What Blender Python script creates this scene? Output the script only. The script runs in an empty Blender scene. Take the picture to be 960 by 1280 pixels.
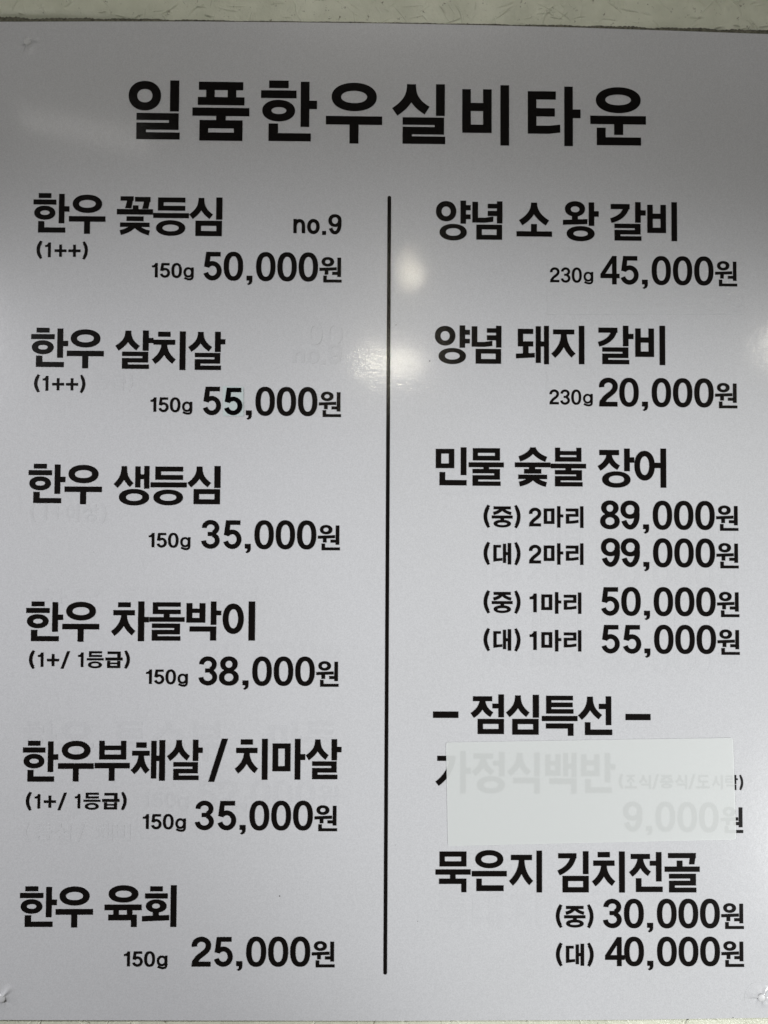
import bpy, math, random
import numpy as np
from mathutils import Vector, Matrix, geometry
random.seed(7)
rng = np.random.default_rng(7)
scn = bpy.context.scene
COL = scn.collection

# ------------------------------------------------------------------ camera
H0 = 1.5                        # height of the sign's middle above the floor
FPX, D = 950.0, 0.95            # focal length in picture pixels, distance to the sign
YAW, PITCH, ROLL = math.radians(0.7), math.radians(1.65), 0.0050
fwd = Vector((math.sin(YAW) * math.cos(PITCH), math.cos(YAW) * math.cos(PITCH), math.sin(PITCH)))
r0 = fwd.cross(Vector((0, 0, 1))).normalized()
u0 = r0.cross(fwd).normalized()
right = (r0 * math.cos(ROLL) + u0 * math.sin(ROLL)).normalized()
up = right.cross(fwd).normalized()
cpos = Vector((0, 0, H0)) - fwd * D
cd = bpy.data.cameras.new("camera")
cam = bpy.data.objects.new("camera", cd)
COL.objects.link(cam)
cam.matrix_world = Matrix.Translation(cpos) @ Matrix((right, up, -fwd)).transposed().to_4x4()
cd.sensor_fit = 'VERTICAL'
cd.sensor_height = 24.0
cd.lens = FPX / 1280.0 * 24.0
cd.clip_start = 0.01
cd.clip_end = 100.0
scn.camera = cam


def ray(px, py):
    return (fwd + right * ((px - 480) / FPX) + up * ((640 - py) / FPX)).normalized()


def bp(px, py, y=0.0):
    """measured photo position -> point on the sign's plane"""
    d = ray(px, py)
    return cpos + d * ((y - cpos.y) / d.y)


# ------------------------------------------------------------------ light
w = bpy.data.worlds.new("World")
scn.world = w
w.use_nodes = True
bg = w.node_tree.nodes['Background']
bg.inputs[0].default_value = (1.0, 0.985, 0.96, 1)
bg.inputs[1].default_value = 0.055


def lamp(name, loc, target, sx, sy, power, color, shape='RECTANGLE', spread=180):
    l = bpy.data.lights.new(name, 'AREA')
    l.shape = shape
    l.size = sx
    if shape in ('RECTANGLE', 'ELLIPSE'):
        l.size_y = sy
    l.energy = power
    l.color = color
    l.spread = math.radians(spread)
    o = bpy.data.objects.new(name, l)
    COL.objects.link(o)
    o.location = loc
    o.rotation_euler = (Vector(target) - Vector(loc)).to_track_quat('-Z', 'Y').to_euler()
    return o


def mirror_lamp(name, px, py, height, sx, sy, power, color, shape='RECTANGLE'):
    """ceiling lamp whose reflection is seen at this place of the gloss sheet"""
    b = bp(px, py)
    d = ray(px, py)
    d = Vector((d.x, -d.y, d.z))
    t = (H0 + height - b.z) / d.z
    loc = b + d * t
    return lamp(name, loc, b, sx, sy, power, color, shape)


def spot(name, loc, target, power, size, blend, radius, color):
    l = bpy.data.lights.new(name, 'SPOT')
    l.energy, l.spot_size, l.spot_blend, l.shadow_soft_size, l.color = power, math.radians(size), blend, radius, color
    o = bpy.data.objects.new(name, l)
    COL.objects.link(o)
    o.location = loc
    o.rotation_euler = (Vector(target) - Vector(loc)).to_track_quat('-Z', 'Y').to_euler()
    return o


spot("low_right_fill_spot", (1.846, -1.70, H0 - 1.2), (0.623, 0, H0 - 0.437), 182.0, 34.4, 0.67, 0.07, (0.975, 0.99, 0.985))  # unseen spot added low right, fitted to the sign's brightness gradient
spot("upper_left_fill_spot", (-1.743, -1.658, H0 + 0.778), (0.119, 0, H0 - 0.522), 170.0, 43.9, 0.93, 0.07, (0.965, 0.968, 1.0))  # second unseen spot, added upper left to complete the fitted gradient
lamp("side_fill", (-2.5, -2.1, H0 + 0.75), (0, 0, H0), 0.30, 0.30, 14.5, (1.0, 0.985, 0.96))  # unseen fill added at the left for directional light on the wall relief
lamp("side_fill", (2.7, -2.4, H0 + 0.85), (0, 0, H0), 0.30, 0.30, 12.0, (1.0, 0.985, 0.96))  # its added counterpart on the right, also unseen
lamp("overhead_fill", (0.05, -0.58, H0 + 1.15), (0.0, 0, H0 + 0.55), 0.5, 0.12, 0.95, (1.0, 0.97, 0.92))  # unseen fill added overhead to graze the wall's ridges
mirror_lamp("ceiling_lamp", 513, 342, 1.15, 0.045, 0.045, 0.62, (1.0, 0.93, 0.72), 'DISK')
mirror_lamp("ceiling_tube", 488, 454, 1.15, 0.40, 0.07, 4.4, (1.0, 0.94, 0.76))
mirror_lamp("ceiling_lamp", 970, 432, 1.15, 0.10, 0.14, 1.4, (1.0, 0.95, 0.80))
mirror_lamp("ceiling_tube", 108, 164, 1.15, 0.36, 0.015, 0.12, (1.0, 0.97, 0.92))

scn.view_settings.view_transform = 'Standard'
scn.view_settings.look = 'None'
scn.view_settings.exposure = 0.0
scn.view_settings.gamma = 1.0


# ------------------------------------------------------------------ materials
def mat(name):
    m = bpy.data.materials.new(name)
    m.use_nodes = True
    nt = m.node_tree
    return m, nt, nt.nodes['Principled BSDF'], nt.nodes, nt.links


def noise(nt, scale, detail=2.0, rough=0.5, vec=None, stretch=None):
    n = nt.nodes.new('ShaderNodeTexNoise')
    n.inputs['Scale'].default_value = scale
    n.inputs['Detail'].default_value = detail
    n.inputs['Roughness'].default_value = rough
    g = nt.nodes.new('ShaderNodeNewGeometry')
    mp = nt.nodes.new('ShaderNodeMapping')
    if stretch:
        mp.inputs['Scale'].default_value = stretch
    nt.links.new(g.outputs['Position'], mp.inputs[0])
    nt.links.new(mp.outputs[0], n.inputs['Vector'])
    return n


def ramp(nt, src, a, b, ca, cb):
    r = nt.nodes.new('ShaderNodeValToRGB')
    r.color_ramp.elements[0].position = a
    r.color_ramp.elements[1].position = b
    r.color_ramp.elements[0].color = (*ca, 1)
    r.color_ramp.elements[1].color = (*cb, 1)
    nt.links.new(src, r.inputs[0])
    return r


def bumps(nt, bs, specs):
    """chain of bump nodes: (noise node, strength, distance)"""
    prev = None
    for n, s, dist in specs:
        b = nt.nodes.new('ShaderNodeBump')
        b.inputs['Strength'].default_value = s
        b.inputs['Distance'].default_value = dist
        nt.links.new(n.outputs[0], b.inputs['Height'])
        if prev:
            nt.links.new(prev.outputs[0], b.inputs['Normal'])
        prev = b
    nt.links.new(prev.outputs[0], bs.inputs['Normal'])
    nt.links.new(prev.outputs[0], bs.inputs['Coat Normal'])


def sheet_mat(name, base, rough=0.23, var=0.034, blotch=0.010, crinkle=0.0):
    m, nt, bs, N, L = mat(name)
    g1 = noise(nt, 850, 1.0)
    c1 = ramp(nt, g1.outputs[0], 0.3, 0.7, tuple(c * (1 - var * 2) for c in base), tuple(min(1, c * (1 + var * 2)) for c in base))
    g2 = noise(nt, 5, 3.0)
    c2 = ramp(nt, g2.outputs[0], 0.35, 0.65, (1 - blotch * 2, 1 - blotch * 2, 1 - blotch * 2.6), (1, 1, 1))
    mx = N.new('ShaderNodeMixRGB')
    mx.blend_type = 'MULTIPLY'
    mx.inputs[0].default_value = 1
    L.new(c1.outputs[0], mx.inputs[1])
    L.new(c2.outputs[0], mx.inputs[2])
    L.new(mx.outputs[0], bs.inputs['Base Color'])
    bs.inputs['Roughness'].default_value = rough
    bs.inputs['IOR'].default_value = 1.42
    bs.inputs['Coat Weight'].default_value = 0.75
    bs.inputs['Coat Roughness'].default_value = 0.07
    bs.inputs['Coat IOR'].default_value = 1.42
    ripple = noise(nt, 190, 3.0, 0.6, stretch=(0.8, 1, 1))
    line = noise(nt, 420, 2.0, 0.5, stretch=(0.12, 1, 1))
    wave = noise(nt, 9, 2.0)
    grain = noise(nt, 1500, 1.0)
    sp = [(wave, 0.5, 0.0003), (ripple, 0.8, 0.00012), (line, 0.7, 0.00004), (grain, 0.5, 0.000008)]
    if crinkle:
        sp.insert(1, (noise(nt, 60, 4.0, 0.62, stretch=(0.7, 1, 1.9)), 0.9, crinkle))
    bumps(nt, bs, sp)
    return m


M_sheet = sheet_mat('gloss_white_sheet', (0.622, 0.628, 0.646))
M_film = sheet_mat('crinkled_white_film', (0.622, 0.628, 0.646), crinkle=0.0024)
M_ghost = sheet_mat('show_through_grey', (0.602, 0.608, 0.626))
M_ghost2 = sheet_mat('show_through_pale', (0.612, 0.618, 0.636))
M_ghost3 = sheet_mat('embossed_white', (0.621, 0.627, 0.645))


def ink(name, col, rough):
    m, nt, bs, N, L = mat(name)
    n = noise(nt, 900, 2.0)
    c = ramp(nt, n.outputs[0], 0.3, 0.7, tuple(x * 0.75 for x in col), tuple(x * 1.3 for x in col))
    L.new(c.outputs[0], bs.inputs['Base Color'])
    bs.inputs['Roughness'].default_value = rough
    bs.inputs['IOR'].default_value = 1.33
    r2 = noise(nt, 170, 3.0, 0.6, stretch=(0.45, 1, 1))
    bumps(nt, bs, [(r2, 0.5, 0.0002)])
    return m


M_ink = ink('black_print', (0.0060, 0.0048, 0.0043), 0.17)
M_ink2 = ink('deep_black_print', (0.0012, 0.0012, 0.0015), 0.16)

# white tape patch, thin enough for print to show through
M_patch, nt, bs, N, L = mat('thin_white_tape')
bs.inputs['Base Color'].default_value = (0.768, 0.795, 0.780, 1)
bs.inputs['Roughness'].default_value = 0.5
bumps(nt, bs, [(noise(nt, 700, 2.0), 0.4, 0.0001), (noise(nt, 30, 2.0), 0.4, 0.0005)])
tr = N.new('ShaderNodeBsdfTransparent')
mx = N.new('ShaderNodeMixShader')
mx.inputs[0].default_value = 0.27
L.new(bs.outputs[0], mx.inputs[1])
L.new(tr.outputs[0], mx.inputs[2])
L.new(mx.outputs[0], N['Material Output'].inputs['Surface'])

M_chip, nt, bs, N, L = mat('pale_cyan_paper')
bs.inputs['Base Color'].default_value = (0.53, 0.605, 0.60, 1)
bs.inputs['Roughness'].default_value = 0.55

# painted wall
M_wall, nt, bs, N, L = mat('cream_wall_paint')
n1 = noise(nt, 14, 4.0, 0.6)
c1 = ramp(nt, n1.outputs[0], 0.3, 0.7, (0.60, 0.62, 0.49), (0.80, 0.815, 0.67))
n2 = noise(nt, 160, 3.0, 0.6)
c2 = ramp(nt, n2.outputs[0], 0.26, 0.36, (0.22, 0.20, 0.15), (1, 1, 1))
mxr = N.new('ShaderNodeMixRGB')
mxr.blend_type = 'MULTIPLY'
mxr.inputs[0].default_value = 0.8
L.new(c1.outputs[0], mxr.inputs[1])
L.new(c2.outputs[0], mxr.inputs[2])
L.new(mxr.outputs[0], bs.inputs['Base Color'])
bs.inputs['Roughness'].default_value = 0.22
bumps(nt, bs, [(noise(nt, 200, 5.0, 0.7), 0.8, 0.0014), (noise(nt, 900, 2.0), 0.4, 0.0002)])

M_screw, nt, bs, N, L = mat('white_screw_cap')
bs.inputs['Base Color'].default_value = (0.64, 0.645, 0.65, 1)
bs.inputs['Roughness'].default_value = 0.4 


# ------------------------------------------------------------------ object helpers
def link(name, data, parent=None, loc=(0, 0, 0)):
    o = bpy.data.objects.new(name, data)
    COL.objects.link(o)
    o.location = loc
    if parent:
        o.parent = parent
    return o


def mesh(name, vs, fs, m, smooth=False):
    me = bpy.data.meshes.new(name)
    me.from_pydata([tuple(v) for v in vs], [], fs)
    me.materials.append(m)
    if smooth:
        me.polygons.foreach_set('use_smooth', [True] * len(me.polygons))
    me.update()
    return me


# ------------------------------------------------------------------ wall (rough, brush-scratched paint)
def build_wall():
    xs = np.linspace(-0.57, 0.57, 1850)
    zt, zb = bp(480, 30).z, bp(480, 1275).z
    rows = np.concatenate([np.linspace(0.0, zb - 0.09, 4), np.linspace(zb - 0.04, zb + 0.012, 80),
                           np.linspace(zb + 0.06, zt - 0.06, 8),
                           np.linspace(zt - 0.025, zt + 0.055, 140), np.linspace(zt + 0.07, zt + 0.4, 25), np.linspace(zt + 0.5, 2.7, 4)])
    xs = np.concatenate([[-3.0, -1.4], np.linspace(-1.0, -0.58, 40), xs, np.linspace(0.58, 1.0, 40), [1.4, 3.0]])
    X, Z = np.meshgrid(xs, rows)
    Hh = np.zeros_like(X)
    # trowel and brush scratches: short raised ridges with a groove beside them
    for zc0, span, cnt in ((zt + 0.03, 0.10, 800), (zb - 0.02, 0.06, 260)):
        for _ in range(cnt):
            cx, cz = rng.uniform(-0.62, 0.62), zc0 + rng.uniform(-span / 2, span)
            ang = rng.choice([rng.normal(0.9, 0.35), rng.normal(-0.8, 0.4), rng.normal(0.1, 0.25), rng.uniform(0, 3.1)])
            ln, wd = rng.uniform(0.004, 0.022), rng.uniform(0.0004, 0.0009)
            am = rng.uniform(0.0004, 0.0015) * (0.4 + 0.6 * wd / 0.0008)
            R = ln + 0.006
            i0, i1 = np.searchsorted(xs, [cx - R, cx + R])
            j0, j1 = np.searchsorted(rows, [cz - R, cz + R])
            if i1 - i0 < 2 or j1 - j0 < 2:
                continue
            x, z = X[j0:j1, i0:i1] - cx, Z[j0:j1, i0:i1] - cz
            c, s = math.cos(ang), math.sin(ang)
            k = rng.uniform(-18, 18)
            a = x * c + z * s
            bb = -x * s + z * c + k * a * a
            env = np.exp(-(a / ln * 1.6) ** 4)
            Hh[j0:j1, i0:i1] += am * env * (np.exp(-(bb / wd) ** 2) - 0.25 * np.exp(-((bb - 2.0 * wd) / wd) ** 2))
        for _ in range(70):     # blobs and pits
            cx, cz = rng.uniform(-0.6, 0.6), zc0 + rng.uniform(-span / 2, span)
            sg, am = rng.uniform(0.001, 0.004), rng.choice([-1, 1]) * rng.uniform(0.0003, 0.0012)
            Hh += am * np.exp(-(((X - cx) ** 2 + (Z - cz) ** 2) / sg ** 2)) if False else 0
            i0, i1 = np.searchsorted(xs, [cx - 4 * sg, cx + 4 * sg])
            j0, j1 = np.searchsorted(rows, [cz - 4 * sg, cz + 4 * sg])
            Hh[j0:j1, i0:i1] += am * np.exp(-(((X[j0:j1, i0:i1] - cx) ** 2 + (Z[j0:j1, i0:i1] - cz) ** 2) / sg ** 2))
    low = 0.0007 * np.sin(X * 23 + 1.3 * np.sin(Z * 31)) * np.cos(Z * 40 + X * 9) + 0.0004 * np.sin(X * 71 + 4 * Z)
    # a hollow behind the upper left corner and a shallow one at the right
    hol = 0.010 * np.exp(-((X + 0.50) / 0.20) ** 2) * np.exp(-((Z - zt) / 0.008) ** 2)
    hol += 0.008 * np.exp(-((X - 0.46) / 0.14) ** 2) * np.exp(-((Z - zt + 0.010) / 0.010) ** 2)
    Y = 0.0040 - Hh - low + hol
    Y = np.maximum(Y, 0.0008)
    nx, nz = len(xs), len(rows)
    vs = np.stack([X, Y, Z], -1).reshape(-1, 3)
    idx = np.arange(nx * nz).reshape(nz, nx)
    q = np.stack([idx[:-1, :-1], idx[:-1, 1:], idx[1:, 1:], idx[1:, :-1]], -1).reshape(-1, 4)
    me = bpy.data.meshes.new('wall')
    me.vertices.add(len(vs))
    me.vertices.foreach_set('co', vs.ravel())
    me.loops.add(q.size)
    me.loops.foreach_set('vertex_index', q.ravel().astype(np.int32))
    me.polygons.add(len(q))
    me.polygons.foreach_set('loop_start', np.arange(0, q.size, 4, dtype=np.int32))
    me.polygons.foreach_set('use_smooth', np.ones(len(q), dtype=bool))
    me.materials.append(M_wall)
    me.update(calc_edges=True)
    o = link('wall', me)
    o['kind'] = 'structure'
    return o


wall = build_wall()


def edge_strip():
    """dark uneven dirt collected in the joint above the sign's upper edge"""
    m, nt, bs, N, L = mat('dark_edge')
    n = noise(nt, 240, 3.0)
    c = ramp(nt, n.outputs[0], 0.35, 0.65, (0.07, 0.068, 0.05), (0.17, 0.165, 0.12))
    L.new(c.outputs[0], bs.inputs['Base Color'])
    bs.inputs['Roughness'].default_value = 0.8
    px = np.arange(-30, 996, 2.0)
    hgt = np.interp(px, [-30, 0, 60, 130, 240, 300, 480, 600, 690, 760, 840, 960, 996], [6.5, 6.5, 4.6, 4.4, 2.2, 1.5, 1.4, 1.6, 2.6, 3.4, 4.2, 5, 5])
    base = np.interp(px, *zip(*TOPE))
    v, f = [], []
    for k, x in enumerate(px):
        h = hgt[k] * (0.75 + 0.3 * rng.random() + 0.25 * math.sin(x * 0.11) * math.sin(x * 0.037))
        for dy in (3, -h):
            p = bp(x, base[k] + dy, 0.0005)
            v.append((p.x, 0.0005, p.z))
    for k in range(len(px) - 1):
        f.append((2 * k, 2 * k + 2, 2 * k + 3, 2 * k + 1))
    link('dark_edge_strip', mesh('dark_edge_strip', v, f, m), wall)


# ------------------------------------------------------------------ the sign
sign = link('menu_sign', None, None, (0, 0, bp(480, 1276).z))
sign['label'] = 'glossy white wall menu with black Korean dish names and won prices in two columns'
sign['category'] = 'menu sign'
S0 = sign.location.copy()
FRONT = -0.003      # y of the panel's front face

TOPE = [(-40, 27.5), (0, 27.2), (120, 26.8), (240, 26.8), (360, 27.8), (480, 29.2), (600, 31.4), (720, 34.4), (840, 38.4), (960, 42.6), (1000, 44.2)]
BOTE = [(-40, 1275), (0, 1275), (240, 1275.6), (480, 1276), (780, 1274.8), (960, 1272.2), (1000, 1271.5)]
DIMP = [(35, 53, 1), (951, 1246, 2), (3, 1247, 3), (986, 62, 4)]


def build_panel():
    nx, nz = 240, 320
    xs = np.linspace(-40, 1000, nx)
    ty = np.interp(xs, *zip(*TOPE))
    by = np.interp(xs, *zip(*BOTE))
    # denser lattice near the fixings
    vs, fs = [], []
    pts = []
    for j in range(nz):
        t = j / (nz - 1)
        for i in range(nx):
            px, py = xs[i], ty[i] * (1 - t) + by[i] * t
            p = bp(px, py, FRONT)
            y = FRONT
            vs.append([p.x, y, p.z])
    vs = np.array(vs)
    # soft sag of the sheet
    vs[:, 1] -= 0.0004 * np.sin(vs[:, 0] * 7 + 1) * np.sin(vs[:, 2] * 6)
    vs[:, 1] = np.minimum(vs[:, 1], FRONT)
    vs = vs * 1.0
    vs[:, 1] = FRONT
    idx = np.arange(nx * nz).reshape(nz, nx)
    for j in range(nz - 1):
        for i in range(nx - 1):
            fs.append((int(idx[j, i]), int(idx[j + 1, i]), int(idx[j + 1, i + 1]), int(idx[j, i + 1])))
    # rim and back
    loop = [int(k) for k in idx[0, :]] + [int(k) for k in idx[1:, -1]] + [int(k) for k in idx[-1, -2::-1]] + [int(k) for k in idx[-2:0:-1, 0]]
    n0 = len(vs)
    back = [[vs[k][0], 0.0, vs[k][2]] for k in loop]
    allv = [tuple(v) for v in vs] + [tuple(b) for b in back]
    m = len(loop)
    for a in range(m):
        b2 = (a + 1) % m
        fs.append((loop[a], loop[b2], n0 + b2, n0 + a))
    allv = [(v[0] - S0.x, v[1] - S0.y, v[2] - S0.z) for v in allv]
    me = mesh('panel', allv, fs, M_sheet)
    o = link('panel', me, sign)
    # puckered film over each fixing screw
    for (px, py, sd) in DIMP:
        c = bp(px, py, FRONT)
        rg = np.random.default_rng(sd)
        rings, seg = 16, 40
        v, f = [], []
        ph = rg.uniform(0, 6.28, 4)
        for r in range(rings + 1):
            rr = r / rings
            for s in range(seg):
                a = 2 * math.pi * s / seg
                rad = 0.0190 * rr * (1 + 0.13 * math.sin(2 * a + ph[0]) + 0.07 * math.sin(3 * a + ph[1]))
                h = 0.0012 * math.exp(-(rr / 0.27) ** 4) + 0.0010 * math.exp(-((rr - 0.0) / 0.6) ** 2)
                fold = 0.0017 * rr * (1 - rr) * 4 * max(0, math.sin(3 * a + ph[2])) ** 3
                fold -= 0.0016 * rr * (1 - rr) * 4 * max(0, math.sin(2 * a + ph[3])) ** 4
                hh = (h + fold) * (1 - rr ** 3) + 0.00008
                v.append((rad * math.cos(a), -hh, rad * math.sin(a)))
        for r in range(rings):
            for s in range(seg):
                s2 = (s + 1) % seg
                f.append((r * seg + s, (r + 1) * seg + s, (r + 1) * seg + s2, r * seg + s2)[::-1])
        me = mesh('puckered_film', v, f, M_sheet, True)
        fo = link('puckered_film', me, sign, (c.x - S0.x, FRONT, c.z - S0.z))
        v, f = [], []
        for r in range(6):
            for s in range(24):
                a = 2 * math.pi * s / 24
                rad = 0.0046 * math.sin(math.radians(90 * (r) / 5))
                v.append((rad * math.cos(a), -0.0021 - 0.0007 * math.cos(math.radians(90 * r / 5)), rad * math.sin(a)))
        for r in range(5):
            for s in range(24):
                s2 = (s + 1) % 24
                f.append((r * 24 + s, (r + 1) * 24 + s, (r + 1) * 24 + s2, r * 24 + s2)[::-1])
        me = mesh('screw_cap', v, f, M_screw, True)
        link('screw_cap', me, fo)


build_panel()
edge_strip()


# ------------------------------------------------------------------ lettering: outlines drawn stroke by stroke
def R(x0, y0, x1, y1):
    return [[(x0, y0), (x1, y0), (x1, y1), (x0, y1)]]


def P(*c):
    return [[(c[i], c[i + 1]) for i in range(0, len(c), 2)]]


def O(x0, y0, x1, y1, a0, b0, a1, b1, n=2.12, seg=44):
    out, inn = [], []
    for k in range(seg):
        t = 2 * math.pi * k / seg
        c, s = math.cos(t), math.sin(t)
        cc, ss = math.copysign(abs(c) ** (2 / n), c), math.copysign(abs(s) ** (2 / n), s)
        out.append(((x0 + x1) / 2 + cc * (x1 - x0) / 2, (y0 + y1) / 2 + ss * (y1 - y0) / 2))
        inn.append(((a0 + a1) / 2 + cc * (a1 - a0) / 2, (b0 + b1) / 2 + ss * (b1 - b0) / 2))
    return [[out[k], out[(k + 1) % seg], inn[(k + 1) % seg], inn[k]] for k in range(seg)]


def cub(p0, p1, p2, p3, n=12):
    r = []
    for k in range(n + 1):
        t = k / n
        a = (1 - t) ** 3, 3 * t * (1 - t) ** 2, 3 * t * t * (1 - t), t ** 3
        r.append(tuple(a[0] * p0[i] + a[1] * p1[i] + a[2] * p2[i] + a[3] * p3[i] for i in (0, 1)))
    return r


def arc(cx, cy, rx, ry, a0, a1, n=18):
    return [(cx + rx * math.cos(math.radians(a0 + (a1 - a0) * k / n)), cy + ry * math.sin(math.radians(a0 + (a1 - a0) * k / n))) for k in range(n + 1)]


def S(pts, wd, w1=None):
    """stroke of a polyline, butt ends"""
    w1 = wd if w1 is None else w1
    q = []
    L_, R_ = [], []
    for i, p in enumerate(pts):
        a = pts[max(0, i - 1)]
        b = pts[min(len(pts) - 1, i + 1)]
        dx, dy = b[0] - a[0], b[1] - a[1]
        l = math.hypot(dx, dy) or 1
        ww = (wd + (w1 - wd) * i / (len(pts) - 1)) / 2
        L_.append((p[0] - dy / l * ww, p[1] + dx / l * ww))
        R_.append((p[0] + dy / l * ww, p[1] - dx / l * ww))
    for i in range(len(pts) - 1):
        q.append([L_[i], L_[i + 1], R_[i + 1], R_[i]])
    return q


def siot(xc, top, lx, ly, rx, ry, wd, k=0.42):
    """ㅅ: (lx,ly) and (rx,ry) are the middles of the two feet"""
    h = max(ly, ry) - top
    l = cub((xc, top), (xc, top + h * k), (xc - (xc - lx) * 0.22, top + h * 0.68), (lx, ly))
    r = cub((xc, top), (xc, top + h * k), (xc + (rx - xc) * 0.22, top + h * 0.68), (rx, ry))
    return S(l, wd) + S(r, wd)


def flat(xc, top, lx, ly, rx, ry, wd):
    l = cub((xc, top), (xc - (xc - lx) * 0.2, top + (ly - top) * 0.55), (xc - (xc - lx) * 0.6, top + (ly - top) * 0.85), (lx, ly))
    r = cub((xc, top), (xc + (rx - xc) * 0.2, top + (ry - top) * 0.55), (xc + (rx - xc) * 0.6, top + (ry - top) * 0.85), (rx, ry))
    return S(l, wd) + S(r, wd)


def rieul(x0, y0, x1, y1, tv, th, e=4):
    g = (y1 - y0 - 3 * th) / 2
    return (R(x0, y0, x1 - e, y0 + th) + R(x1 - e - tv, y0, x1 - e, y0 + 2 * th + g) + R(x0, y0 + th + g, x1 - e, y0 + 2 * th + g)
            + R(x0, y0 + th + g, x0 + tv, y1) + R(x0, y1 - th, x1, y1))


def mieum(x0, y0, x1, y1, tv, th):
    return R(x0, y0, x1, y0 + th) + R(x0, y1 - th, x1, y1) + R(x0, y0, x0 + tv, y1) + R(x1 - tv, y0, x1, y1)


def bieup(x0, y0, x1, y1, tv, m0, m1, b0):
    return R(x0, y0, x0 + tv, y1) + R(x1 - tv, y0, x1, y1) + R(x0, m0, x1, m1) + R(x0, b0, x1, y1)


def digeut(x0, y0, x1, y1, tv, th):
    return R(x0, y0, x0 + tv, y1) + R(x0, y0, x1, y0 + th) + R(x0, y1 - th, x1, y1)


def nieun(x0, y0, x1, y1, tv, th):
    return R(x0, y0, x0 + tv, y1) + R(x0, y1 - th, x1, y1)


def giyeok(x0, y0, x1, y1, tv, th):
    return R(x0, y0, x1, y0 + th) + R(x1 - tv, y0, x1, y1)


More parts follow.
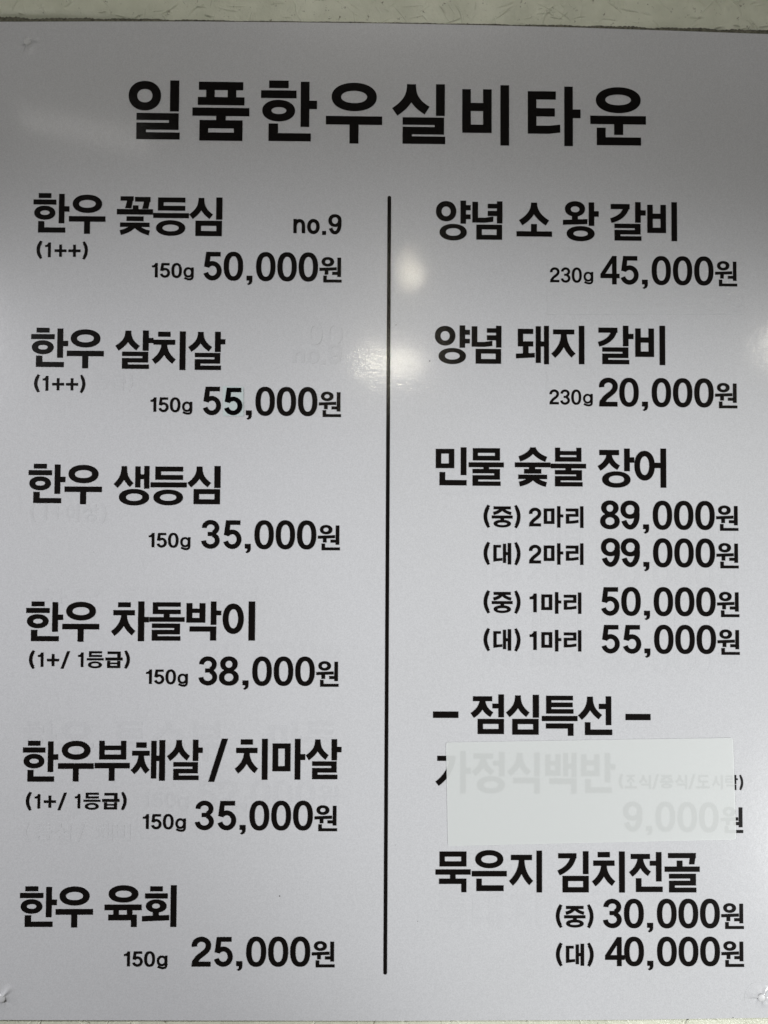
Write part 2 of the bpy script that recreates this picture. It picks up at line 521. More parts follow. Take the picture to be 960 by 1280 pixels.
G = {
    '일': O(62, 70, 277, 266, 119, 123, 220, 213) + R(337, 65, 397, 271) + rieul(116, 283, 404, 457, 64, 46, 8),
    '품': R(528, 76, 823, 130) + R(577, 120, 634, 185) + R(720, 120, 777, 185) + R(522, 177, 832, 230) + R(487, 248, 865, 302) + R(645, 300, 709, 335) + mieum(535, 330, 821, 466, 58, 54),
    '한': R(88, 68, 218, 117) + R(35, 133, 271, 184) + O(44, 196, 262, 338, 105, 243, 204, 290) + R(299, 74, 357, 373) + R(350, 199, 408, 254) + nieun(87, 353, 368, 468, 63, 52),
    '우': O(504, 82, 805, 270, 567, 135, 740, 217) + R(467, 304, 841, 360) + R(624, 350, 684, 485),
    '실': siot(156, 93, 46, 277, 260, 266, 60) + R(318, 91, 377, 300) + rieul(98, 312, 380, 487, 62, 49, 8),
    '비': bieup(493, 126, 688, 415, 57, 217, 270, 361) + R(746, 97, 804, 497),
    '타': R(102, 140, 159, 421) + R(102, 140, 288, 194) + R(102, 252, 281, 306) + P(102, 368, 245, 368, 245, 421, 102, 421) + P(245, 368, 317, 360, 317, 412, 245, 421) + R(344, 107, 401, 501) + R(395, 258, 452, 315),
    '운': O(554, 112, 852, 283, 617, 160, 787, 231) + R(517, 302, 886, 357) + R(675, 350, 735, 427) + nieun(560, 381, 853, 496, 59, 52),
    '꽃': R(583, 82, 661, 108) + P(629, 82, 661, 82, 648, 153, 611, 153) + R(669, 85, 762, 113) + P(730, 85, 762, 85, 750, 155, 714, 155) + R(657, 135, 690, 165) + R(562, 158, 778, 190) + R(620, 201, 722, 229) + R(582, 238, 758, 264) + flat(670, 246, 584, 298, 757, 299, 29),
    '등': digeut(791, 65, 957, 144, 34, 29) + R(763, 159, 980, 189) + O(781, 202, 958, 296, 820, 228, 919, 269),
    '심': siot(107, 91, 46, 203, 166, 202, 34) + R(196, 87, 233, 219) + mieum(73, 226, 231, 317, 33, 30),
    '살': siot(630, 68, 564, 173, 689, 171, 34) + R(717, 66, 752, 187) + R(745, 110, 780, 141) + rieul(595, 193, 755, 295, 34, 26, 5),
    '치': R(810, 74, 883, 104) + R(783, 122, 911, 152) + siot(847, 150, 785, 254, 905, 252, 34, 0.25) + R(938, 71, 973, 303),
    '생': siot(605, 62, 555, 180, 650, 174, 32) + R(671, 63, 702, 188) + R(700, 110, 726, 139) + R(724, 60, 755, 195) + O(576, 197, 755, 295, 617, 224, 715, 268),
    '차': R(570, 62, 645, 91) + R(542, 108, 670, 139) + siot(606, 137, 540, 247, 664, 244, 34, 0.25) + R(690, 56, 727, 292) + R(722, 148, 754, 180),
    '돌': digeut(777, 60, 944, 131, 32, 27) + R(843, 128, 878, 152) + R(757, 149, 968, 177) + rieul(773, 187, 944, 290, 34, 27, 3),
    '박': bieup(198, 50, 285, 140, 27, 75, 95, 118) + R(310, 42, 336, 150) + R(330, 84, 358, 106) + giyeok(213, 157, 336, 222, 28, 24),
    '이': O(365, 52, 462, 192, 392, 78, 436, 166) + R(484, 42, 514, 222),
    '부': bieup(458, 66, 605, 168, 29, 92, 117, 141) + R(434, 186, 625, 216) + R(512, 210, 543, 284),
    '채': R(660, 74, 716, 104) + R(638, 120, 733, 147) + siot(687, 145, 641, 236, 723, 234, 30, 0.25) + R(741, 66, 770, 271) + R(765, 146, 790, 176) + R(785, 62, 817, 283),
    '/': P(252, 54, 285, 54, 212, 289, 180, 289),
    '마': mieum(528, 80, 626, 231, 31, 28) + R(649, 55, 680, 276) + R(675, 138, 706, 170),
    '육': O(509, 66, 671, 160, 545, 95, 635, 133) + R(488, 171, 690, 202) + R(536, 198, 566, 232) + R(610, 198, 640, 232) + giyeok(509, 226, 664, 293, 31, 31),
    '회': R(734, 72, 802, 99) + R(707, 110, 829, 138) + O(712, 143, 824, 214, 745, 165, 788, 192) + R(750, 208, 782, 240) + P(692, 233, 838, 227, 838, 256, 692, 262) + R(845, 66, 877, 292),
    '양': O(46, 62, 168, 182, 80, 94, 134, 152) + R(193, 58, 226, 195) + R(220, 85, 254, 115) + R(220, 140, 254, 168) + O(68, 197, 231, 295, 106, 222, 194, 268),
    '념': R(264, 67, 298, 190) + R(264, 161, 340, 190) + P(340, 161, 389, 153, 389, 184, 340, 190) + R(411, 63, 444, 194) + R(356, 78, 415, 105) + R(356, 120, 415, 150) + mieum(288, 202, 442, 291, 33, 28),
    '소': siot(633, 70, 553, 191, 713, 191, 36, 0.35) + R(615, 198, 650, 245) + R(528, 242, 740, 273),
    '왕': O(818, 62, 938, 153, 853, 92, 905, 128) + R(860, 148, 895, 180) + P(806, 174, 952, 168, 952, 198, 806, 203) + R(960, 68, 993, 208) + R(985, 120, 1020, 153) + O(828, 210, 995, 300, 868, 237, 955, 272),
    '갈': R(138, 80, 248, 110) + S(cub((232, 82), (228, 130), (195, 165), (139, 179)), 33, 29) + R(280, 68, 312, 190) + R(305, 116, 341, 147) + rieul(160, 197, 316, 297, 34, 26, 5),
    '돼': digeut(537, 83, 628, 187, 31, 30) + R(567, 180, 600, 240) + P(526, 230, 637, 225, 637, 252, 526, 258) + R(643, 67, 673, 284) + R(668, 157, 696, 187) + R(692, 64, 721, 292),
    '지': R(748, 86, 874, 115) + siot(812, 112, 748, 243, 869, 241, 34, 0.3) + R(901, 63, 934, 293),
    '민': mieum(46, 55, 155, 170, 32, 28) + R(193, 45, 227, 211) + nieun(68, 193, 228, 272, 34, 32),
    '물': mieum(267, 52, 429, 125, 30, 28) + R(242, 136, 452, 165) + R(330, 160, 364, 182) + rieul(265, 175, 433, 275, 34, 26, 4),
    '숯': siot(627, 46, 545, 115, 706, 117, 33, 0.2) + R(518, 136, 732, 165) + R(603, 160, 640, 180) + R(573, 175, 677, 203) + R(538, 209, 712, 236) + flat(627, 220, 545, 266, 707, 268, 30),
    '불': bieup(758, 50, 916, 133, 30, 70, 94, 106) + R(732, 145, 944, 173) + R(820, 168, 856, 188) + rieul(757, 183, 923, 280, 34, 26, 4),
    '장': R(67, 62, 183, 93) + siot(125, 90, 65, 172, 180, 167, 32, 0.2) + R(213, 53, 246, 188) + R(240, 105, 272, 137) + O(83, 189, 250, 286, 122, 214, 213, 259),
    '어': O(273, 67, 395, 245, 306, 100, 362, 212) + R(385, 138, 432, 170) + R(429, 53, 463, 287),
    '중': R(127, 336, 230, 354) + flat(178, 347, 126, 379, 232, 379, 19) + R(116, 391, 241, 409) + R(168, 405, 190, 422) + O(127, 416, 231, 463, 150, 433, 208, 448),
    '대': digeut(126, 50, 172, 66, 20, 16) + R(126, 50, 146, 148) + P(126, 132, 180, 128, 180, 144, 126, 150) + R(184, 42, 203, 158) + R(200, 92, 216, 111) + R(213, 38, 234, 167),
    '마2': mieum(428, 56, 492, 150, 20, 18) + R(508, 42, 528, 172) + R(525, 92, 545, 110),
    '리': R(560, 56, 636, 74) + R(617, 56, 636, 106) + R(560, 89, 636, 106) + R(560, 89, 580, 148) + P(560, 131, 600, 130, 600, 147, 560, 148) + P(600, 130, 636, 124, 636, 142, 600, 147) + R(646, 42, 666, 173),
    '원': O(764, 41, 840, 97, 785, 57, 817, 81) + P(752, 105, 856, 101, 856, 119, 752, 123) + R(783, 116, 805, 145) + R(860, 44, 882, 158) + R(829, 128, 865, 146) + nieun(775, 151, 886, 191, 21, 17),
    '점': R(390, 63, 541, 102) + siot(465, 98, 384, 215, 538, 208, 46, 0.2) + R(590, 48, 634, 230) + R(543, 121, 595, 159) + mieum(427, 242, 634, 362, 42, 40),
    '특': R(76, 59, 118, 200) + R(76, 59, 290, 95) + R(76, 113, 288, 150) + R(76, 165, 294, 201) + R(42, 219, 326, 260) + giyeok(74, 278, 294, 376, 45, 41),
    '선': siot(426, 65, 345, 233, 508, 228, 46) + R(552, 62, 596, 292) + R(497, 122, 555, 164) + nieun(385, 269, 603, 371, 44, 44),
    '-': R(0, 0, 100, 26),
    '가': R(107, 537, 250, 577) + S(cub((229, 545), (222, 620), (190, 695), (106, 758)), 44, 42) + R(290, 500, 332, 833) + R(325, 632, 372, 678),
    '정': R(396, 520, 548, 560) + siot(472, 556, 395, 679, 546, 672, 44, 0.2) + R(597, 507, 640, 700) + R(550, 578, 600, 615) + O(423, 700, 643, 835, 475, 738, 592, 797),
    '식': siot(761, 515, 676, 680, 835, 676, 44) + R(878, 512, 920, 700) + giyeok(710, 712, 920, 838, 42, 43),
    '백': bieup(70, 525, 190, 695, 40, 578, 615, 652) + R(212, 515, 250, 700) + R(245, 600, 282, 640) + R(278, 512, 317, 708) + giyeok(102, 717, 317, 838, 42, 44),
    '반': bieup(355, 525, 502, 697, 42, 572, 612, 655) + R(545, 515, 588, 747) + R(580, 602, 628, 645) + nieun(388, 722, 600, 830, 44, 43),
    '조': R(118, 150, 174, 160) + siot(146, 158, 122, 190, 171, 190, 11, 0.2) + R(140, 192, 152, 222) + R(107, 219, 185, 231),
    '도': digeut(596, 150, 660, 196, 11, 11) + R(622, 192, 634, 224) + R(583, 220, 670, 232),
    '시': siot(713, 152, 690, 215, 735, 213, 12, 0.42) + R(745, 146, 757, 238),
    '락': rieul(778, 150, 825, 196, 10, 9, 2) + R(836, 146, 847, 205) + R(844, 168, 857, 178) + giyeok(785, 209, 847, 243, 11, 11),
    '묵': mieum(75, 69, 254, 168, 35, 34) + R(48, 187, 282, 222) + R(145, 215, 182, 255) + giyeok(72, 248, 254, 338, 34, 35),
    '은': O(312, 60, 499, 180, 352, 94, 460, 147) + R(290, 198, 522, 234) + nieun(320, 249, 501, 331, 36, 38),
    '김': R(85, 73, 192, 103) + S(cub((176, 76), (172, 130), (142, 165), (87, 190)), 33, 31) + R(230, 61, 263, 197) + mieum(110, 207, 264, 305, 33, 31),
    '전': R(517, 77, 631, 107) + siot(574, 104, 516, 199, 627, 195, 33, 0.2) + R(667, 66, 700, 241) + R(630, 118, 670, 147) + nieun(547, 222, 706, 304, 33, 32),
    '골': R(739, 73, 905, 103) + P(873, 73, 906, 73, 896, 140, 864, 140) + R(791, 118, 825, 156) + R(718, 153, 928, 184) + rieul(744, 196, 907, 306, 34, 28, 2),
    '급': giyeok(507, 352, 585, 392, 20, 16) + R(494, 388, 597, 406) + bieup(505, 408, 583, 451, 18, 418, 428, 437),
    '상': siot(630, 68, 564, 173, 689, 171, 34) + R(717, 66, 752, 187) + R(745, 110, 780, 141) + O(590, 193, 755, 295, 628, 220, 717, 268),
    '수': siot(627, 46, 535, 150, 719, 150, 33, 0.3) + R(518, 170, 732, 200) + R(608, 195, 643, 280),
    # figures, drawn on a 110 x 175 body
    '0': O(0, 0, 112, 175, 30, 27, 83, 148, 2.3, 48),
    '1': P(34, 0, 58, 0, 58, 175, 30, 175, 30, 52) + P(0, 31, 16, 28, 27, 18, 34, 0, 40, 0, 40, 54, 0, 54),
    '2': S(arc(54, 50, 39, 36, 168, 365) + cub((93, 53), (92, 84), (62, 96), (36, 122), 10)[1:] + [(15, 152)], 30) + P(3, 146, 106, 146, 106, 175, 0, 175),
    '3': S(arc(54, 47, 37, 34, 178, 425), 28) + S(arc(54, 124, 40, 37, 293, 538), 28) + R(38, 72, 78, 97),
    '4': R(70, 0, 98, 175) + R(0, 109, 116, 137) + P(0, 111, 72, 0, 72, 44, 30, 111),
    '5': R(16, 0, 102, 28) + P(16, 0, 44, 0, 34, 98, 4, 90) + S(arc(54, 116, 41, 45, 217, 524, 26), 29),
    '8': O(6, 0, 102, 90, 35, 26, 73, 68, 2.1) + O(0, 78, 108, 175, 29, 102, 79, 149, 2.1),
    '9': O(0, 0, 108, 111, 29, 27, 79, 84, 2.15) + S(arc(54, 87.5, 39.5, 74, -25, 152, 24), 29),
    ',': R(0, 0, 34, 29) + P(14, 27, 34, 27, 33, 38, 27, 49, 12, 57, 3, 50, 12, 44, 15, 36),
    '.': R(0, 0, 24, 24),
    'g': O(0, 0, 56, 62, 14, 13, 44, 49) + R(46, 1, 60, 58) + S([(53, 50)] + cub((53, 57), (53, 77), (26, 76), (6, 63), 10), 13),
    'n': R(0, 2, 20, 86) + S(cub((10, 44), (12, 4), (60, 0), (60, 42), 12) + [(60, 86)], 20),
    'o': O(0, 0, 76, 90, 21, 20, 55, 70),
    '(': S(cub((27, 0), (4, 34), (4, 76), (27, 110)), 13, 13) + S(cub((24, 12), (10, 40), (10, 70), (24, 98)), 12),
    ')': S(cub((7, 0), (30, 34), (30, 76), (7, 110)), 13, 13) + S(cub((10, 12), (24, 40), (24, 70), (10, 98)), 12),
    '+': R(28, 0, 44, 74) + R(0, 29, 72, 45),
}


def glyph_mesh(ch, m):
    """union of the strokes as one flat sheet with real edges, in a unit box"""
    quads = G[ch]
    xs = [p[0] for q in quads for p in q]
    ys = [p[1] for q in quads for p in q]
    x0, x1, y0, y1 = min(xs), max(xs), min(ys), max(ys)
    sx, sy = 1 / (x1 - x0), 1 / (y1 - y0)
    vs, fs = [], []
    for q in quads:
        pts = [((p[0] - x0) * sx, -(p[1] - y0) * sy) for p in q]
        area = sum(pts[i][0] * pts[(i + 1) % len(pts)][1] - pts[(i + 1) % len(pts)][0] * pts[i][1] for i in range(len(pts)))
        if area < 0:
            pts = pts[::-1]
        fs.append(list(range(len(vs), len(vs) + len(pts))))
        vs += [Vector(p) for p in pts]
    ov, oe, of, _, _, orig = geometry.delaunay_2d_cdt(vs, [], fs, 0, 1e-6)
    faces = []
    for f, og in zip(of, orig):
        if og:
            a = sum(ov[f[i]][0] * ov[f[(i + 1) % 3]][1] - ov[f[(i + 1) % 3]][0] * ov[f[i]][1] for i in range(3))
            faces.append(tuple(f) if a > 0 else tuple(f[::-1]))
    used = sorted({i for f in faces for i in f})
    mp = {k: i for i, k in enumerate(used)}
    faces = [tuple(mp[i] for i in f) for f in faces]
    V = [(ov[k][0], -1.0, ov[k][1]) for k in used]
    n = len(V)
    edges = {}
    for f in faces:
        for i in range(3):
            edges[(f[i], f[(i + 1) % 3])] = 1
    F = list(faces)                       # seen from -y with x right, z up: counter-clockwise
    for (a, b2) in list(edges):
        if (b2, a) not in edges:
            F.append((a, n + a, n + b2, b2))
    V += [(v[0], 0.0, v[2]) for v in V[:n]]
    return mesh('character', V, F, m)


_cache = {}


def get_glyph(ch, m):
    k = (ch, m.name)
    if k not in _cache:
        _cache[k] = glyph_mesh(ch, m)
    return _cache[k]


def kind_name(ch):
    if ch[0].isdigit():
        return 'numeral'
    if ch in ',.()+-/':
        return 'symbol'
    return 'letter'


NAMES = {}


def line(name, items, m=None, label=None, base=FRONT, thick=0.00042):
    """items: (character, x0, y0, x1, y1) as measured; the line is a part, each character a sub-part"""
    m = m or M_ink
    a = bp(items[0][1], items[0][4])
    e = link(name, None, sign, (a.x - S0.x, base, a.z - S0.z))
    if label:
        e['label'] = label
    for i, (ch, x0, y0, x1, y1) in enumerate(items):
        xc, yc = (x0 + x1) / 2, (y0 + y1) / 2
        L0, L1 = bp(x0, yc), bp(x1, yc)
        T0, T1 = bp(xc, y0), bp(xc, y1)
        o = link(kind_name(ch), get_glyph(ch, m), e, (L0.x - a.x, 0, T0.z - a.z))
        o.scale = (L1.x - L0.x, thick * (1 + 0.04 * (i % 3)), T0.z - T1.z)
    return e


SL = 0.0125


def slope(y):
    return 0.0125 - 0.0155 * (y - 35) / 1240


def along(items, x, y):
    """template items relative to a start point, following the sign's horizontal in the picture"""
    s = slope(y)
    return [(c, x + a, y + b + s * a, x + d, y + e + s * a) for c, a, b, d, e in items]


FIRST = {'3': (-66.2, -43.2), '4': (-63.8, -39.8), '5': (-65.4, -42.9), '2': (-65.7, -42.3), '8': (-65.6, -41.2), '9': (-64.9, -41.3)}
SECOND = {'0': (-40.4, -16.2), '5': (-38.6, -16.1), '8': (-41.0, -16.6), '9': (-40.2, -16.4)}


def price(txt, zx, y, label, skip=None, k=1.0):
    it = []
    a, b = FIRST[txt[0]]
    it.append((txt[0], a, 0.4 if txt[0] in '54' else 0, b, 36.0))
    a, b = SECOND[txt[1]]
    if skip is None:
        it.append((txt[1], a, 0.4 if txt[1] == '5' else 0, b, 36.2))
    it.append((',', -12, 29.6, -4.7, 41.3))
    for j in range(3):
        it.append(('0', j * 26.5, 0, j * 26.5 + 24.1, 36.4))
    it.append(('원', 79.0, 5.6, 106.6, 37.2))
    it = [(c, a * k, b * k, d * k, e * k) for c, a, b, d, e in it]
    return line('price', along(it, zx, y), label=label)


def weight(txt, x, y, k=1.0):
    if txt == '150g':
        it = [('1', 0, 0.2, 7.2, 18.2), ('5', 10, 0.2, 22.6, 18.6), ('0', 24.2, 0, 37.2, 18.8), ('g', 39.3, 5.2, 52.0, 21.6)]
    else:
        it = [('2', 0, 0, 12, 18.8), ('3', 13.4, 0, 25.6, 19.2), ('0', 27.1, 0, 39.7, 19.2), ('g', 41.8, 5.2, 54.0, 21.0)]
    it = [(c, a * k, b * k, d * k, e * k) for c, a, b, d, e in it]
    return line('portion_weight', along(it, x, y), label='weight %s before the price' % txt)


# title
line('title', [('일', 161.6, 102.2, 225.8, 175.7), ('품', 241.3, 104.3, 312.2, 177.5), ('한', 326.6, 102.8, 396.5, 178), ('우', 407.6, 105.4, 477.7, 181),
               ('실', 490, 107, 556.3, 181.4), ('비', 577.4, 108.2, 635.8, 183.2), ('타', 659.1, 110, 724.8, 184), ('운', 736.9, 111, 806.2, 183.2)],
     label='large spaced heading of eight Korean syllables')

# dividing rule with round ends
def rule():
    a, b = bp(486.6, 248.5), bp(481.4, 1214)
    v, f = [], []
    n = 10
    hw = 0.00225
    ax = (b - a).normalized()
    side = Vector((ax.z, 0, -ax.x))
    if side.x < 0:
        side = -side
    ring = []
    for k in range(n + 1):
        t = math.pi * k / n
        ring.append(a + side * hw * math.cos(t) - ax * hw * math.sin(t))
    for k in range(n + 1):
        t = math.pi * k / n
        ring.append(b - side * hw * math.cos(t) + ax * hw * math.sin(t))
    m = len(ring)
    v = [(p.x - S0.x, FRONT - 0.00042, p.z - S0.z) for p in ring] + [(p.x - S0.x, FRONT, p.z - S0.z) for p in ring]
    f = [tuple(range(m))] + [(i, m + i, m + (i + 1) % m, (i + 1) % m) for i in range(m)]
    link('dividing_line', mesh('dividing_line', v, f, M_ink), sign)


rule()

# left column
line('dish_name', [('한', 43.1, 242.9, 87.9, 291.9), ('우', 87.5, 244.8, 132.9, 293.5), ('꽃', 147.1, 246.9, 192.1, 295.2), ('등', 192.4, 248.3, 237.0, 296), ('심', 237.3, 248.1, 278.5, 296.3)])
line('dish_name', [('한', 40.2, 410.6, 86.3, 459.4), ('우', 84.9, 412.5, 130.8, 461), ('살', 145.2, 413.8, 192.5, 461.7), ('치', 190.8, 414.9, 232.7, 463.1), ('살', 236, 415.4, 282.1, 463.1)])
line('dish_name', [('한', 36.9, 580, 82.9, 629), ('우', 82, 581.3, 128.5, 630.4), ('생', 143.1, 582.5, 187.5, 631.9), ('등', 189, 583.5, 234.2, 631.8), ('심', 235, 582.7, 276.2, 630.4)])
line('dish_name', [('한', 34, 751.5, 80, 801), ('우', 79.2, 751.9, 125.2, 801.7), ('차', 140, 751.3, 186.9, 801), ('돌', 187.5, 752.5, 231.5, 800.4), ('박', 233.7, 751.4, 277, 800.2), ('이', 278.9, 751.4, 319.3, 800.2)])
line('dish_name', [('한', 29.9, 925, 73.9, 976), ('우', 73.9, 925, 118.3, 975.8), ('부', 119.5, 925, 163.2, 975), ('채', 164.4, 924.2, 207.2, 974.8), ('살', 209.5, 923.7, 254.1, 974),
                   ('/', 261.2, 922.4, 285.3, 976.2), ('치', 294, 922.6, 335, 973.7), ('마', 341, 922.6, 381.8, 973.5), ('살', 382.5, 923, 426.9, 973)])
line('dish_name', [('한', 26.2, 1106.3, 72.2, 1156.9), ('우', 70.9, 1106.5, 117.4, 1157.6), ('육', 131.8, 1105, 178, 1157), ('회', 178.6, 1105, 221.4, 1157)])
PP = [('(', 0, 0, 7.3, 22.9), ('1', 10.6, 2.2, 17.7, 20.6), ('+', 22.5, 4.8, 37.2, 20.0), ('+', 39.7, 4.8, 54.7, 20.0), (')', 57, 0.3, 63.8, 23.4)]
line('grade_note', along(PP, 47.1, 301.9), label='grade mark in round brackets')
line('grade_note', along(PP, 44.0, 468.3), label='grade mark in round brackets')
GR = [('(', 0, 0, 7.4, 23.7), ('1', 11, 3, 17.9, 21), ('+', 22.4, 4.8, 37.4, 20), ('/', 39.5, 1.2, 51, 23.2), ('1', 61, 2.8, 67.8, 21), ('등', 71.8, 1.2, 93, 22.6), ('급', 95.1, 1.5, 116.6, 22.2), (')', 118.5, 0, 125.6, 23.2)]
line('grade_note', along(GR, 37.7, 812.0), label='longer grade mark in round brackets')
line('grade_note', along(GR, 33.7, 988.4), label='longer grade mark in round brackets')
line('serial_mark', [('n', 367, 275, 381.7, 292.7), ('o', 384.2, 275, 399.8, 293.8), ('.', 402.9, 290, 407.7, 294.8), ('9', 410.6, 269, 427, 294.2)], label='small lettering reading no.9')
weight('150g', 190.8, 329.6)
weight('150g', 189.0, 497.0)
weight('150g', 186.7, 665.8)
weight('150g', 183.5, 836.0)
weight('150g', 179.5, 1016.2, 1.03)
weight('150g', 155.9, 1187.2, 1.04)
price('50', 320.6, 316.2, 'price 50,000 won')
price('55', 319.8, 484.0, 'price 55,000 won with its second figure pasted over', skip=1)
price('35', 318.5, 650.2, 'price 35,000 won')
price('38', 315.8, 820.0, 'price 38,000 won', k=1.01)
price('35', 312.3, 999.6, 'price 35,000 won', k=1.025)
price('25', 308.2, 1169.0, 'price 25,000 won', k=1.035)

# right column
line('dish_name', [('양', 544.6, 252, 587.9, 301.7), ('념', 590, 253, 627.5, 300.8), ('소', 645, 254.6, 689.2, 296.9), ('왕', 702.9, 253, 747.5, 302.7), ('갈', 761.7, 254, 806, 302), ('비', 808, 254, 845, 302.5)])
line('dish_name', [('양', 543.3, 407.5, 586.9, 455.8), ('념', 589.2, 408, 626.3, 455.4), ('돼', 644.4, 408, 685.4, 456), ('지', 688.3, 408, 729.6, 456), ('갈', 746.5, 408, 790.8, 456), ('비', 793, 408, 830.2, 457)])
line('dish_name', [('민', 544.4, 559.4, 582.9, 606.9), ('물', 585.4, 560.6, 629.2, 607.5), ('숯', 643, 559.4, 687.3, 608.8), ('불', 687.7, 560, 731.7, 608.3), ('장', 746, 561, 791.7, 609.8), ('어', 791.9, 561, 831.5, 609.8)])
line('dish_name', [('묵', 544, 1063, 587.9, 1113.8), ('은', 589.4, 1061.3, 632.9, 1112.3), ('지', 635.7, 1062, 676.8, 1114), ('김', 696, 1062.7, 735, 1114), ('치', 739, 1063, 780, 1114.2), ('전', 785.2, 1063.8, 827, 1113.5), ('골', 829.6, 1065, 873.3, 1114)])
weight('230g', 686.7, 335.2)
weight('230g', 686.0, 487.3)
price('45', 813.3, 321.2, 'price 45,000 won')
price('20', 813.5, 473.2, 'price 20,000 won')
price('89', 814.8, 626.0, 'price 89,000 won')
price('99', 815.2, 672.8, 'price 99,000 won')
price('50', 816.0, 733.6, 'price 50,000 won')
price('55', 816.5, 780.6, 'price 55,000 won')
price('30', 820.0, 1121.9, 'price 30,000 won', k=1.015)
price('40', 820.2, 1169.2, 'price 40,000 won', k=1.015)


def brackets(ch, x, y, k=1.0):
    a = (10.2, 2.2, 36.2, 28.6) if ch == '중' else (12.2, 1.6, 34.4, 28.4)
    it = [('(', 0, 0, 8.2, 29.2), (ch,) + a, (')', 38.1, 0.2, 46, 29.6)]
    return [(c, p * k, q * k, r * k, s * k) for c, p, q, r, s in it]


M2 = [('2', 56.6, 3.6, 71.8, 27), ('마2', 75, 1.6, 99.3, 28.4), ('리', 102.6, 1.6, 124.4, 28.6)]
M1 = [('1', 57.4, 4.0, 66.2, 27.4), ('마2', 72, 2.2, 96.8, 29.2), ('리', 100, 2.6, 121.8, 29.2)]
for ch, tail, y in (('중', M2, 630.8), ('대', M2, 677.0), ('중', M1, 737.4), ('대', M1, 784.4)):
    line('size_note', along(brackets(ch, 0, 0) + tail, 604.0, y), label='bracketed size with the number of eels')
line('size_note', along(brackets('중', 0, 0, 1.02), 694.0, 1128.6), label='bracketed size of the stew')
line('size_note', along(brackets('대', 0, 0, 1.02), 694.2, 1176.4), label='bracketed size of the stew')
line('lunch_heading', [('-', 541, 888.6, 572.7, 896.6), ('점', 587.8, 867.3, 629.4, 916.7), ('심', 631.9, 867.8, 673, 917.5), ('특', 676.6, 869, 721, 918.9), ('선', 721.6, 869.7, 764.2, 918), ('-', 780.8, 891.7, 812, 899.4)],
     label='lunch heading between two dashes')
line('covered_dish_name', [('가', 544, 938, 588, 990.5), ('정', 589.4, 939, 630.5, 990.6), ('식', 633.4, 940, 673.8, 991), ('백', 681, 940, 719.7, 991), ('반', 725.5, 940.5, 768, 990)], label='dish name showing faintly through white tape')
yy0, yy1 = 967.8, 984.4
line('covered_note', [('(', 772.5, 966, 778, 985), ('조', 780, yy0, 794.7, yy1), ('식', 797.5, yy0, 812.5, yy1 + 1), ('/', 814.4, yy0 - 1, 822.3, yy1 + 1), ('중', 824, yy0, 840, yy1), ('식', 842.5, yy0, 857.5, yy1 + 1),
                      ('/', 859.4, yy0 - 1, 867.8, yy1 + 1), ('도', 869.3, yy0, 885.6, yy1), ('시', 888.4, yy0, 902, yy1 + 1), ('락', 905.3, yy0, 920.7, yy1 + 2), (')', 922.6, 967.4, 927.4, 986.9)], label='small bracketed note showing faintly through white tape')
line('covered_price', [('9', 777.8, 1001, 801.6, 1038.4), (',', 806.5, 1031.5, 814, 1042.8), ('0', 818.2, 1001, 842.6, 1038.6), ('0', 845.6, 1001.4, 869.7, 1039), ('0', 872.5, 1001.8, 896.6, 1039.4), ('원', 899.7, 1007.5, 927.3, 1040)],
     label='price 9,000 won, its end sticking out from under the tape')

# ------------------------------------------------------------------ show-through of the older menu under the sheet
TH = 0.00012
line('faded_mark', [('n', 366, 438, 381, 454), ('o', 384, 437, 399.5, 455), ('.', 402, 451, 407, 456), ('9', 410, 430, 427, 456)], M_ghost, thick=0.0003, label='embossed ghost of an old no.9')
line('faded_mark', [('0', 384, 404, 403, 432), ('0', 407, 404, 428, 432)], M_ghost3, thick=0.00035, label='embossed ghost of old figures')
line('faded_mark', [('등', 117, 468, 137, 488), ('급', 139, 468, 158, 488), (')', 160, 466, 167, 490)], M_ghost2, thick=TH, label='ghost of an old grade mark')
line('faded_mark', [('(', 38, 628, 46, 654), ('1', 52, 631, 60, 650), ('+', 65, 633, 80, 649), ('이', 83, 630, 100, 652), ('상', 104, 630, 124, 652), (')', 126, 628, 134, 655)], M_ghost, thick=TH, label='ghost of an old bracketed grade')
line('faded_mark', [('한', 40, 735, 84, 760), ('우', 86, 735, 130, 760), ('차', 146, 735, 190, 760), ('돌', 192, 735, 236, 760), ('박', 240, 735, 280, 760), ('이', 284, 735, 321, 760)], M_ghost2, thick=TH, label='ghost of an old dish name')
line('faded_mark', [('3', 250, 800, 274, 838), ('8', 276, 800, 300, 838), ('0', 318, 800, 342, 838), ('0', 345, 800, 369, 838), ('0', 372, 800, 396, 838), ('원', 398, 806, 425, 838)], M_ghost2, thick=TH, label='ghost of an old price')
line('faded_mark', [('한', 28, 900, 72, 950), ('우', 73, 900, 118, 950), ('특', 140, 900, 184, 950), ('수', 188, 900, 232, 950), ('부', 236, 900, 280, 950), ('마', 336, 900, 378, 950), ('등', 380, 900, 420, 950)], M_ghost, thick=TH, label='ghost of an old dish name')
line('faded_mark', [('1', 179, 989, 187, 1007), ('5', 190, 989, 204, 1008), ('0', 206, 989, 220, 1008), ('g', 222, 994, 236, 1012)], M_ghost, thick=TH, label='ghost of an old weight')
line('faded_mark', [('5', 247, 974, 271, 1010), ('2', 273, 974, 297, 1010), (',', 301, 1002, 309, 1014), ('0', 313, 974, 338, 1010), ('0', 341, 974, 366, 1010), ('0', 369, 974, 394, 1010), ('원', 397, 980, 424, 1011)], M_ghost, thick=TH, label='ghost of an old price')
line('faded_mark', [('(', 30, 1026, 38, 1052), ('등', 44, 1028, 66, 1050), ('심', 68, 1028, 90, 1050), ('/', 96, 1026, 108, 1052), ('채', 120, 1028, 142, 1050), ('비', 144, 1028, 164, 1050)], M_ghost2, thick=TH, label='ghost of an old note')
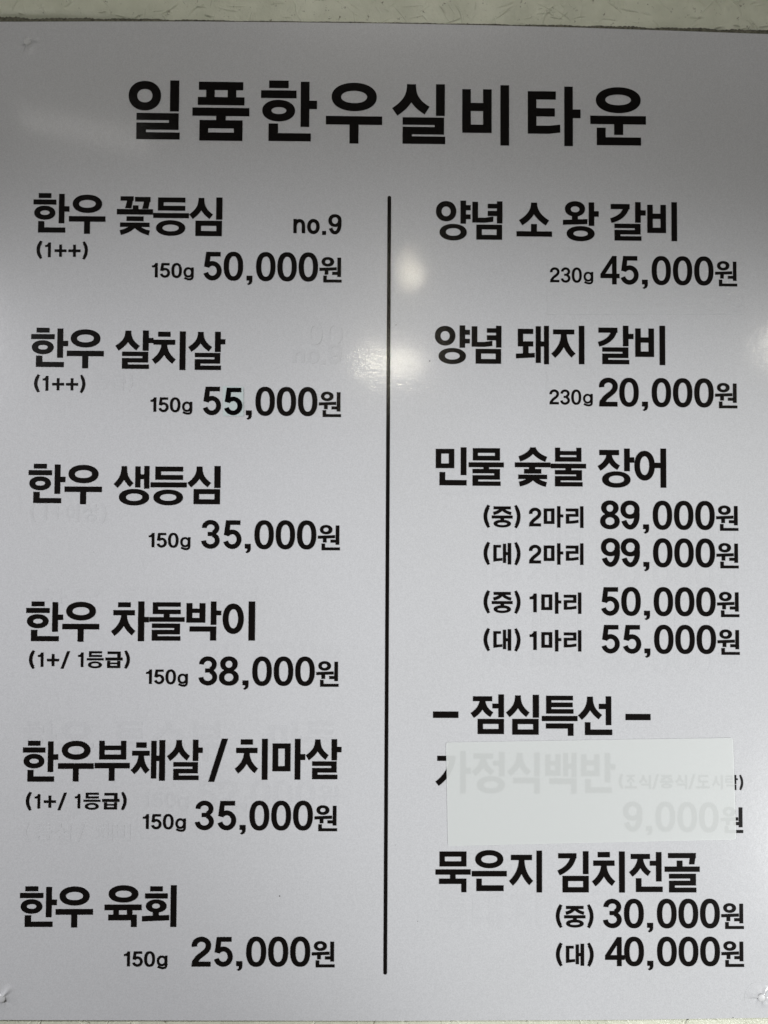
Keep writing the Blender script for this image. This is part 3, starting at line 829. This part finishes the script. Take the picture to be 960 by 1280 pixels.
for y, k in ((652, 0), (698, 1), (758, 0), (806, 1)):
    t = M2 if y < 720 else M1
    line('faded_mark', along(brackets('대' if k else '중', 0, 0) + t, 603.0, y), M_ghost2, thick=TH, label='ghost of an old size note')
    line('faded_mark', along([('9' if k else '5', -65, 0, -41, 36), ('0', -40, 0, -16, 36), ('0', 0, 0, 24, 36), ('0', 26.5, 0, 50.5, 36), ('0', 53, 0, 77, 36), ('원', 79, 6, 107, 37)], 815, y + 0.5), M_ghost2, thick=TH, label='ghost of an old price')
line('faded_mark', [('민', 544, 578, 583, 618), ('물', 585, 578, 629, 618), ('숯', 643, 578, 687, 618), ('불', 688, 578, 731, 618)], M_ghost2, thick=TH, label='ghost of an old dish name')
line('faded_mark', [('특', 544, 1112, 584, 1160), ('대', 590, 1112, 628, 1160), ('지', 636, 1112, 676, 1160)], M_ghost2, thick=TH, label='ghost of an old dish name')
line('faded_mark', [('양', 544, 398 + 16, 587, 447 + 16), ('념', 589.6, 399 + 16, 627, 446 + 16)], M_ghost3, thick=0.00023, label='raised outline of old lettering under the film')
line('faded_mark', [('2', 686, 460, 698, 478), ('3', 700, 460, 712, 478), ('0', 714, 460, 726, 478)], M_ghost3, thick=0.0003, label='raised outline of old figures under the film')


# ------------------------------------------------------------------ tape, chip and clear film stuck on the sign
def sheet(name, corners, m, yb, th, rad, label, lift=0.0, wob=0.0):
    """rounded four-cornered sheet, corners clockwise from upper left"""
    C = [bp(*c) for c in corners]
    poly = []
    for i in range(4):
        p, a, b2 = C[i], C[i - 1], C[(i + 1) % 4]
        u, v = (a - p).normalized(), (b2 - p).normalized()
        for k in range(5):
            t = k / 4
            q = p + u * rad * (1 - t) ** 2 + v * rad * t ** 2
            poly.append(q)
        n = 14
        e0, e1 = p + v * rad, b2 + (p - b2).normalized() * rad
        for k in range(1, n):
            q = e0.lerp(e1, k / n)
            q = q + Vector((random.uniform(-wob, wob), 0, random.uniform(-wob, wob)))
            poly.append(q)
    poly = poly[::-1]
    c0 = bp(*corners[3])
    m_ = len(poly)
    vs = [(q.x - c0.x, -th, q.z - c0.z) for q in poly] + [(q.x - c0.x, 0, q.z - c0.z) for q in poly]
    # order counter-clockwise as seen from the front
    ar = sum(vs[i][0] * vs[(i + 1) % m_][2] - vs[(i + 1) % m_][0] * vs[i][2] for i in range(m_))
    f = [tuple(range(m_)) if ar > 0 else tuple(range(m_))[::-1]]
    if m is not M_patch:
        f += [(i, m_ + i, m_ + (i + 1) % m_, (i + 1) % m_) if ar > 0 else (i, (i + 1) % m_, m_ + (i + 1) % m_, m_ + i) for i in range(m_)]
    o = link(name, mesh(name, vs, f, m), sign, (c0.x - S0.x, yb, c0.z - S0.z))
    if label:
        o['label'] = label
    return o


sheet('tape_patch', [(557.2, 927.0), (914.6, 921.2), (918.6, 1048.0), (559.8, 1056.0)], M_patch, FRONT - 0.0005, 0.0003, 0.003, 'thin white tape hiding a lunch dish and its price', wob=0.00012)
ch = sheet('number_chip', [(279, 483.4), (305, 484.2), (305.2, 520.8), (279.2, 520.4)], M_chip, FRONT - 0.0004, 0.00025, 0.0004, 'pale paper chip with a pasted figure 5')
line('pasted_numeral', [('5', 281.0, 485.4, 303.6, 519.6)], M_ink2, base=FRONT - 0.00065, label='darker figure 5 on the paper chip')
sheet('film_patch', [(683, 310), (928, 312), (929, 394), (683, 394)], M_film, FRONT, 0.00027, 0.001, 'crinkled white film under the 45,000 won price', wob=0.0002)
sheet('film_patch', [(682, 455), (738, 456), (738, 512), (682, 512)], M_film, FRONT, 0.00027, 0.001, 'small crinkled white film under a weight', wob=0.0002)

# specks of dirt
M_dirt, nt, bs, N, L = mat('dark_speck')
bs.inputs['Base Color'].default_value = (0.05, 0.045, 0.04, 1)
me = mesh('speck', [(math.cos(a) * 1, -0.2, math.sin(a) * (0.7 + 0.3 * math.cos(3 * a))) for a in [k * math.pi / 4 for k in range(8)]], [tuple(range(8))], M_dirt)
for px, py, r in ((350, 1118.5, 0.0010), (495, 407, 0.0007), (537, 452, 0.0010), (522, 1150, 0.0006), (915, 1270, 0.0008), (494, 1055, 0.0005), (118, 690, 0.0004)):
    c = bp(px, py)
    o = link('speck', me, sign, (c.x - S0.x, FRONT, c.z - S0.z))
    o.scale = (r, r, r)
